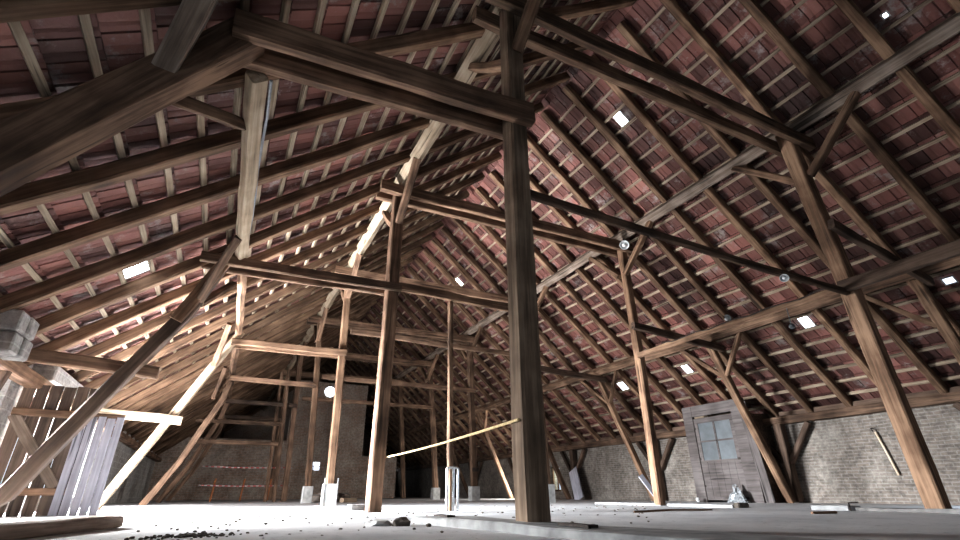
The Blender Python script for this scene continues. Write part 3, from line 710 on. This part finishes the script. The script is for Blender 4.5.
# barrier tape at far left
for k, z in enumerate((1.17, .52)):
    bm = bmesh.new(); pts = [(22.0, -.55+3.2*i/12, z+.03*((i/6-1)**2)) for i in range(13)]
    for a, b in zip(pts, pts[1:]):
        f = [bm.verts.new((a[0], a[1], a[2]-.022)), bm.verts.new((b[0], b[1], b[2]-.022)), bm.verts.new((b[0], b[1], b[2]+.022)), bm.verts.new((a[0], a[1], a[2]+.022))]; bm.faces.new(f)
    bmesh.ops.remove_doubles(bm, verts=bm.verts, dist=1e-4)
    tag(mesh_obj('barrier_tape', bm, TAPE), ['upper red and white barrier tape before the back wall', 'lower red and white barrier tape before the back wall'][k], 'barrier tape', 'barrier tapes', 'thing')
for k, y in enumerate((-.05, .95, 1.9)):
    bm = bmesh.new(); add_tube(bm, [(22.12, y, 0), (22.12, y+.05, .78)], .035, 8)
    tag(mesh_obj('barrier_post', bm, ORANGE), f'orange barrier post before the back wall, {["left", "middle", "right"][k]} one', 'post', 'barrier posts', 'thing')

# ------------------------------------------------------------------ cables, lamps, rope
bm = bmesh.new(); pts = []
for i in range(23):
    x = 3.6+i*.5; pts.append((x, P2L[0]+.085+.008*math.sin(i*1.7), P2L[1]-.03+.01*math.sin(i*2.3)))
add_tube(bm, pts, .014, 6)
tag(mesh_obj('cable', bm, GREYPIPE), 'grey cable clipped along the lit purlin on the left', 'cable', kind='thing')
bm = bmesh.new()
a, b = V((3.30, 2.0, .76)), V((7.5, 2.22, .74))
add_tube(bm, [a.lerp(b, i/12)+V((0, 0, -.02*(1-(i/6-1)**2))) for i in range(13)], .012, 6)
tag(mesh_obj('rope', bm, ROPE), 'pale rope strung from the massive post to the half-lit post', 'rope', kind='thing')
bm = bmesh.new(); pts = [(2.0+.28*i, 7.55+.005*math.sin(i), 3.0-.06*abs(math.sin(i*1.1))) for i in range(18)]
add_tube(bm, pts, .010, 6)
tag(mesh_obj('cable', bm, IRON), 'black cable looped along the rail on the right posts', 'cable', kind='thing')
def lamp(label, c, aim, s=.1):
    c = V(c); x, y, z = frame_of(aim, (0, 0, 1)); M = Matrix((y, z, x)).transposed().to_4x4(); M.translation = c
    o = bpy.data.objects.new('work_lamp', None); link(o, None, M); tag(o, label, 'lamp', 'work lamps on the frame', 'thing')
    bm = bmesh.new(); n = 16; rings = []
    for zz, r_ in ((-.9, .25), (-.8, .45), (-.2, .6), (.3, .95), (.36, 1.0), (.30, .9)):
        rings.append([bm.verts.new((math.cos(6.2832*k/n)*r_*s, math.sin(6.2832*k/n)*r_*s, zz*s)) for k in range(n)])
    for p, q in zip(rings, rings[1:]):
        for k in range(n): bm.faces.new((p[k], p[(k+1) % n], q[(k+1) % n], q[k]))
    bm.faces.new(rings[0][::-1])
    sd = mesh_obj('lamp_shade', bm, LAMPW, o, M, smooth=True)
    bm = bmesh.new(); bmesh.ops.create_uvsphere(bm, u_segments=12, v_segments=8, radius=.5*s); mesh_obj('bulb', bm, LAMPW, sd, M, smooth=True)
    bm = bmesh.new(); add_tube(bm, [(0, 0, -.85*s), (0, .5*s, -1.3*s), (0, 1.4*s, -1.3*s)], .12*s, 6); mesh_obj('bracket', bm, IRON, o, M)
    return o
lamp('round white work lamp under the collar beam near the slim right post', (7.25, 7.42, 5.42), (-1, -.9, -.6), .11)
lamp('small white work lamp hanging on the slender tie', (3.30, 6.10, 2.76), (-.6, -1, -.7), .055)
lamp('clip-on work lamp on the pale rail', (5.20, 7.52, 3.02), (-1, -.4, .2), .06)
bm = bmesh.new(); add_tube(bm, [(4.2, 7.58, 2.88), (4.2, 7.58, 2.62)], .008, 6); bmesh.ops.create_uvsphere(bm, u_segments=10, v_segments=8, radius=.045, matrix=Matrix.Translation((4.2, 7.58, 2.58)))
tag(mesh_obj('hanging_bulb', bm, DUSTY), 'little bulb hanging below the rail beside the low glass tile', 'bulb', kind='thing')

# ------------------------------------------------------------------ camera
f, pit, psi, roll = 480., math.radians(24.88), math.radians(26.9), math.radians(-.31)
def cc(F, Rr, U):
    fw = F*math.cos(pit)+U*math.sin(pit); up = -F*math.sin(pit)+U*math.cos(pit); d = -up
    return (Rr*math.cos(roll)-d*math.sin(roll), Rr*math.sin(roll)+d*math.cos(roll), fw)
ax, ay, az = cc(math.cos(psi), -math.sin(psi), 0), cc(math.sin(psi), math.cos(psi), 0), cc(0, 0, 1)
Mc = Matrix(((ax[0], -ax[1], -ax[2]), (ay[0], -ay[1], -ay[2]), (az[0], -az[1], -az[2]))).to_4x4(); Mc.translation = (0, 0, .25)
cd = bpy.data.cameras.new('camera'); cd.sensor_width = 36; cd.lens = 36*f/960; cd.clip_end = 200; cd.clip_start = .02
cam = bpy.data.objects.new('camera', cd); link(cam, None, Mc); scn.camera = cam

# ------------------------------------------------------------------ light
def area(name, loc, aim, sx, sy, power, col=(1, 1, 1), spread=180):
    d = bpy.data.lights.new(name, 'AREA'); d.shape = 'RECTANGLE'; d.size = sx; d.size_y = sy; d.energy = power; d.color = col; d.spread = math.radians(spread)
    o = bpy.data.objects.new(name, d); x, y, z = frame_of(-V(aim), (0, 0, 1))
    M = Matrix((y, z, x)).transposed().to_4x4(); M.translation = loc; link(o, None, M); return o
area('daylight_dormer', (7.88, YWL-.45, .95), (-.3, 1, -.1), 1.15, 1.6, 60, (.97, .98, 1.), 112)
area('daylight_dormer_sky', (7.85, YWL-.42, 1.45), (-.62, 1, -.72), 1.15, .5, 1000, (.96, .98, 1.), 78)
area('daylight_dormer_rear', (10.0, YWL-.45, .9), (-.15, 1, .2), 1.9, 1.6, 320, (.92, .96, 1.))
area('added_rafter_uplight', (10.0, YWL-.42, .35), (-.12, 1, .95), 1.9, .5, 900, (.96, .98, 1.), 96)  # extra lamp aimed upwards, added to brighten the low left rafters
area('daylight_dormer_rear_sky', (10.0, YWL-.42, 1.45), (-.30, 1, -.62), 1.9, .5, 4300, (.90, .95, 1.), 90)
area('added_front_fill', (X0-.6, 3.0, 1.4), (1, .35, .35), 3., 2.2, 25, (.70, .86, 1.))  # weak fill added behind the camera, through an invented gable opening
area('added_far_fill', (13.2, YWL-.45, 1.0), (.8, 1, .05), 3.0, 1.4, 1200, (.97, .98, 1.))  # lamp and its left wall opening added to brighten the far end
area('daylight_near_dormer', (-.5, YWL-.45, .95), (.7, 1, .25), 2.0, 1.5, 125, (.80, .90, 1.))
area('added_floor_fill', (3.6, YWR+.45, 1.1), (.25, -1, -.42), .5, 1.0, 120, (.72, .85, 1.), 130)  # cool fill for the right floor, behind an added opening out of view
area('added_inner_wall_fill', (18.95, YWR+.5, .9), (1., -1, .12), 1.2, .9, 900, (1., .97, .92))  # lamp outside the added window, aimed at the dark far brickwork
area('daylight_window', (17.4, YWR+.7, 1.1), (-.2, -1, -.2), .8, .9, 60, (.9, 1., .85))
wd = bpy.data.worlds.new('sky'); scn.world = wd; wd.use_nodes = True
bg = wd.node_tree.nodes['Background']; bg.inputs[0].default_value = (.75, .86, 1, 1); bg.inputs[1].default_value = 1.5
scn.view_settings.view_transform = 'Standard'
scn.view_settings.look = 'None'
scn.view_settings.exposure = -.44
scn.view_settings.gamma = .88
